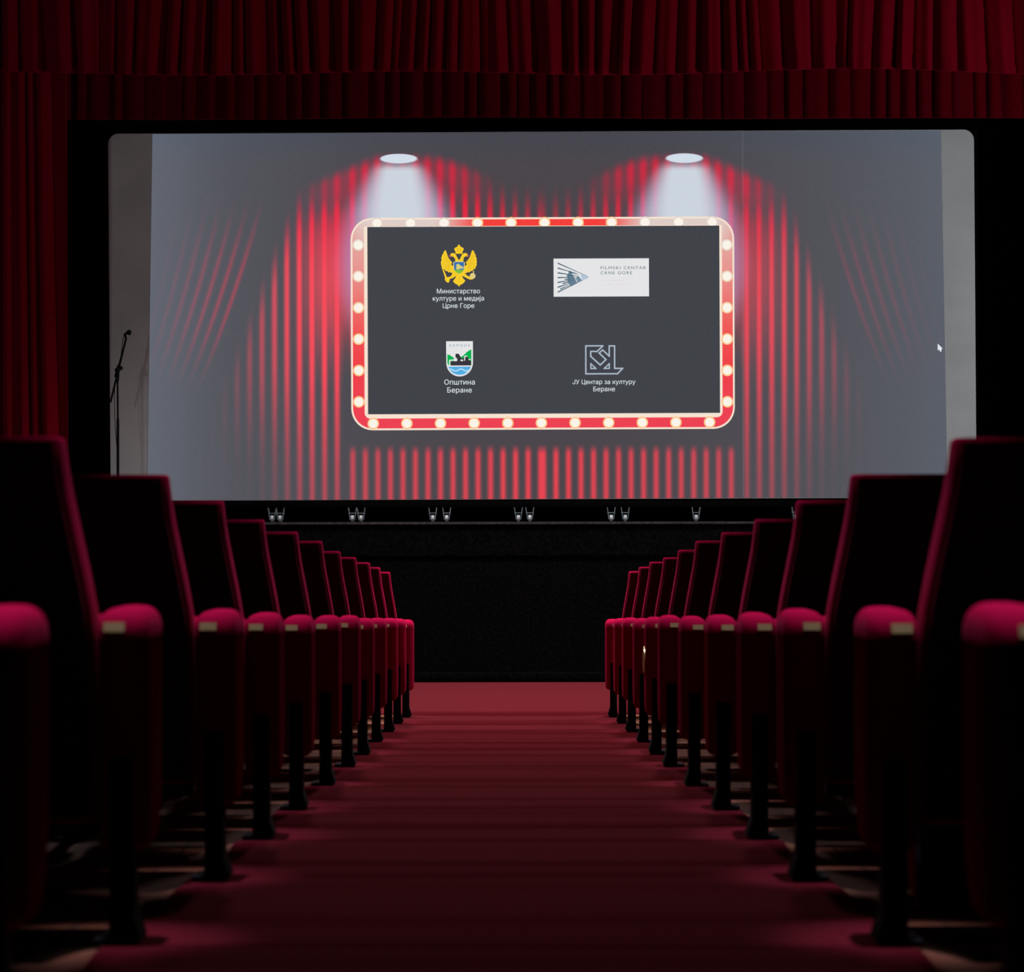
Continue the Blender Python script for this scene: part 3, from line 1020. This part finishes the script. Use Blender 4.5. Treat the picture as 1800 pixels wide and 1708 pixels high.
def rear_panel_mesh(cx):
    """stiff cloth-covered board let into the rear of the backrest"""
    bm = bmesh.new()
    out, inn = [], []
    for z, w_, y0, y1 in LEVELS[1:-3]:
        out.append([bm.verts.new((cx + sx * (w_ - 0.009), y0 - 0.004, z)) for sx in (-1, 1)])
        inn.append([bm.verts.new((cx + sx * (w_ - 0.008), y0 + 0.006, z)) for sx in (-1, 1)])
    z, w_, y0, y1 = LEVELS[-3]
    out.append([bm.verts.new((cx + sx * (w_ - 0.010), y0 - 0.003, z - 0.001)) for sx in (-1, 1)])
    inn.append([bm.verts.new((cx + sx * (w_ - 0.009), y0 + 0.006, z + 0.001)) for sx in (-1, 1)])
    for k in range(len(out) - 1):
        bm.faces.new([out[k][0], out[k][1], out[k + 1][1], out[k + 1][0]])
        for e in (0, 1): bm.faces.new([out[k][e], out[k + 1][e], inn[k + 1][e], inn[k][e]])
    bm.faces.new([out[0][0], out[0][1], inn[0][1], inn[0][0]])
    bm.faces.new([out[-1][0], out[-1][1], inn[-1][1], inn[-1][0]])
    return bm

def seat_mesh(cx):
    """tipped-up seat cushion: pivot low at the rear, front edge raised"""
    bm = bmesh.new()
    prof = [(0.150, 0.215), (0.178, 0.200), (0.215, 0.205), (0.262, 0.300), (0.292, 0.480), (0.300, 0.600), (0.285, 0.640), (0.240, 0.640), (0.215, 0.610), (0.195, 0.480), (0.168, 0.330)]
    prism_x(bm, prof, cx - 0.210, cx + 0.210, 0.022, 3)
    return bm

def make_seat(s, k, last):
    root = empty('cinema_chair', (0, 0, 0), '-', 'seat', 'red cinema seats along the aisle')
    cx = s * PITCH * 0.5
    arm_parts(root, 0.0, s, True)
    if last: arm_parts(root, s * PITCH, -s, True)
    bk = link_mesh('backrest', backrest_mesh(cx), 'velvet', root, 50)
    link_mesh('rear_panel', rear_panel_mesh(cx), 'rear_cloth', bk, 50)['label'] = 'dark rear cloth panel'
    st_ = link_mesh('seat', seat_mesh(cx), 'velvet', root, 40)
    bm = bmesh.new()
    prof = [(0.136, 0.198), (0.158, 0.330), (0.186, 0.480), (0.206, 0.606), (0.216, 0.606), (0.197, 0.480), (0.170, 0.330), (0.152, 0.212), (0.182, 0.197), (0.180, 0.190), (0.144, 0.190)]
    prism_x(bm, prof, cx - 0.207, cx + 0.207)
    link_mesh('seat_pan', bm, 'black_metal', st_)['label'] = 'black underside of the tipped-up seat'
    bm = bmesh.new()
    for sx in (-1, 1):
        box(bm, cx + sx * 0.2165 - 0.006, cx + sx * 0.2165 + 0.006, 0.17, 0.23, 0.30, 0.40, 0.003)
    box(bm, cx - 0.20, cx + 0.20, 0.135, 0.165, 0.33, 0.36)
    link_mesh('hinge', bm, 'black_metal', root)
    return root

def copy_tree(o, parent=None):
    c = o.copy()
    C.objects.link(c)
    if parent is not None:
        c.parent = parent
        c.matrix_parent_inverse = o.matrix_parent_inverse.copy()
    for ch in list(o.children): copy_tree(ch, c)
    return c

ORD = ['nearest', 'second', 'third', 'fourth', 'fifth', 'sixth', 'seventh', 'eighth', 'ninth', 'tenth', 'eleventh', 'twelfth']
ROW0, ROWS, COLS = 2.87, 12, 3
X_ARM = {-1: [0.775, 0.766, 0.728, 0.734, 0.735, 0.724, 0.719, 0.722, 0.720, 0.714, 0.716, 0.711],
         1: [0.765, 0.763, 0.734, 0.743, 0.741, 0.732, 0.722, 0.728, 0.731, 0.727, 0.728, 0.722]}
jit = random.Random(5)
protos = {}
for r in range(ROWS):
    y = ROW0 + 0.95 * r
    for s in (-1, 1):
        xa = X_ARM[s][r]
        for k in range(COLS):
            key = (s, k == COLS - 1)
            if key not in protos:
                root = protos[key] = make_seat(s, k, k == COLS - 1)
                root_new = root
            else:
                root_new = copy_tree(protos[key])
            xc = s * (xa + PITCH * k)
            zc = max(floor_z(y) + SLOPE * dy + ripple(xc + dx, y + dy) - SLOPE * dy for dx in (-0.05, 0, 0.05) for dy in (-0.01, 0.03, 0.07, 0.11))
            root_new.location = (xc, y, zc + (0.0065 if k == 0 else 0.0005))
            root_new.rotation_euler = (0, 0, 0)
            side = 'left' if s < 0 else 'right'
            rowname = ('nearest row' if r == 0 else 'front row by the stage' if r == ROWS - 1 else ORD[r] + ' row from the camera')
            if k == 0:
                root_new['label'] = 'red velvet folding seat on the aisle, %s, %s block' % (rowname, side)
            else:
                root_new['label'] = '%s red velvet seat in from the aisle, %s, %s block' % (ORD[k], rowname, side)
            if r == 1 and s > 0 and k == 0:
                root_new['label'] = 'red aisle seat with its seat cushion hanging low, second row from the camera, right block'
                low = [c for c in root_new.children if c.name.split('.')[0] == 'seat'][0]
                low.location.z -= 0.145
            if r == 7 and s > 0 and k == 0:
                root_new['label'] = 'aisle seat with a brass disc on its arm side, eighth row, right block'
                bm = bmesh.new()
                n = 32
                cxn = -0.0525
                for rr, xo in ((0.066, 0.0), ):
                    a = [bm.verts.new((cxn + 0.004, 0.10 + 0.066 * math.cos(2 * PI * i / n), 0.455 + 0.066 * math.sin(2 * PI * i / n))) for i in range(n)]
                    b = [bm.verts.new((cxn - 0.006, 0.10 + 0.066 * math.cos(2 * PI * i / n), 0.455 + 0.066 * math.sin(2 * PI * i / n))) for i in range(n)]
                    bm.faces.new(a); bm.faces.new(list(reversed(b)))
                    for i in range(n): bm.faces.new([a[i], a[(i + 1) % n], b[(i + 1) % n], b[i]])
                disc_o = link_mesh('row_disc', bm, 'brass', root_new)
                disc_o['label'] = 'round brass row disc'
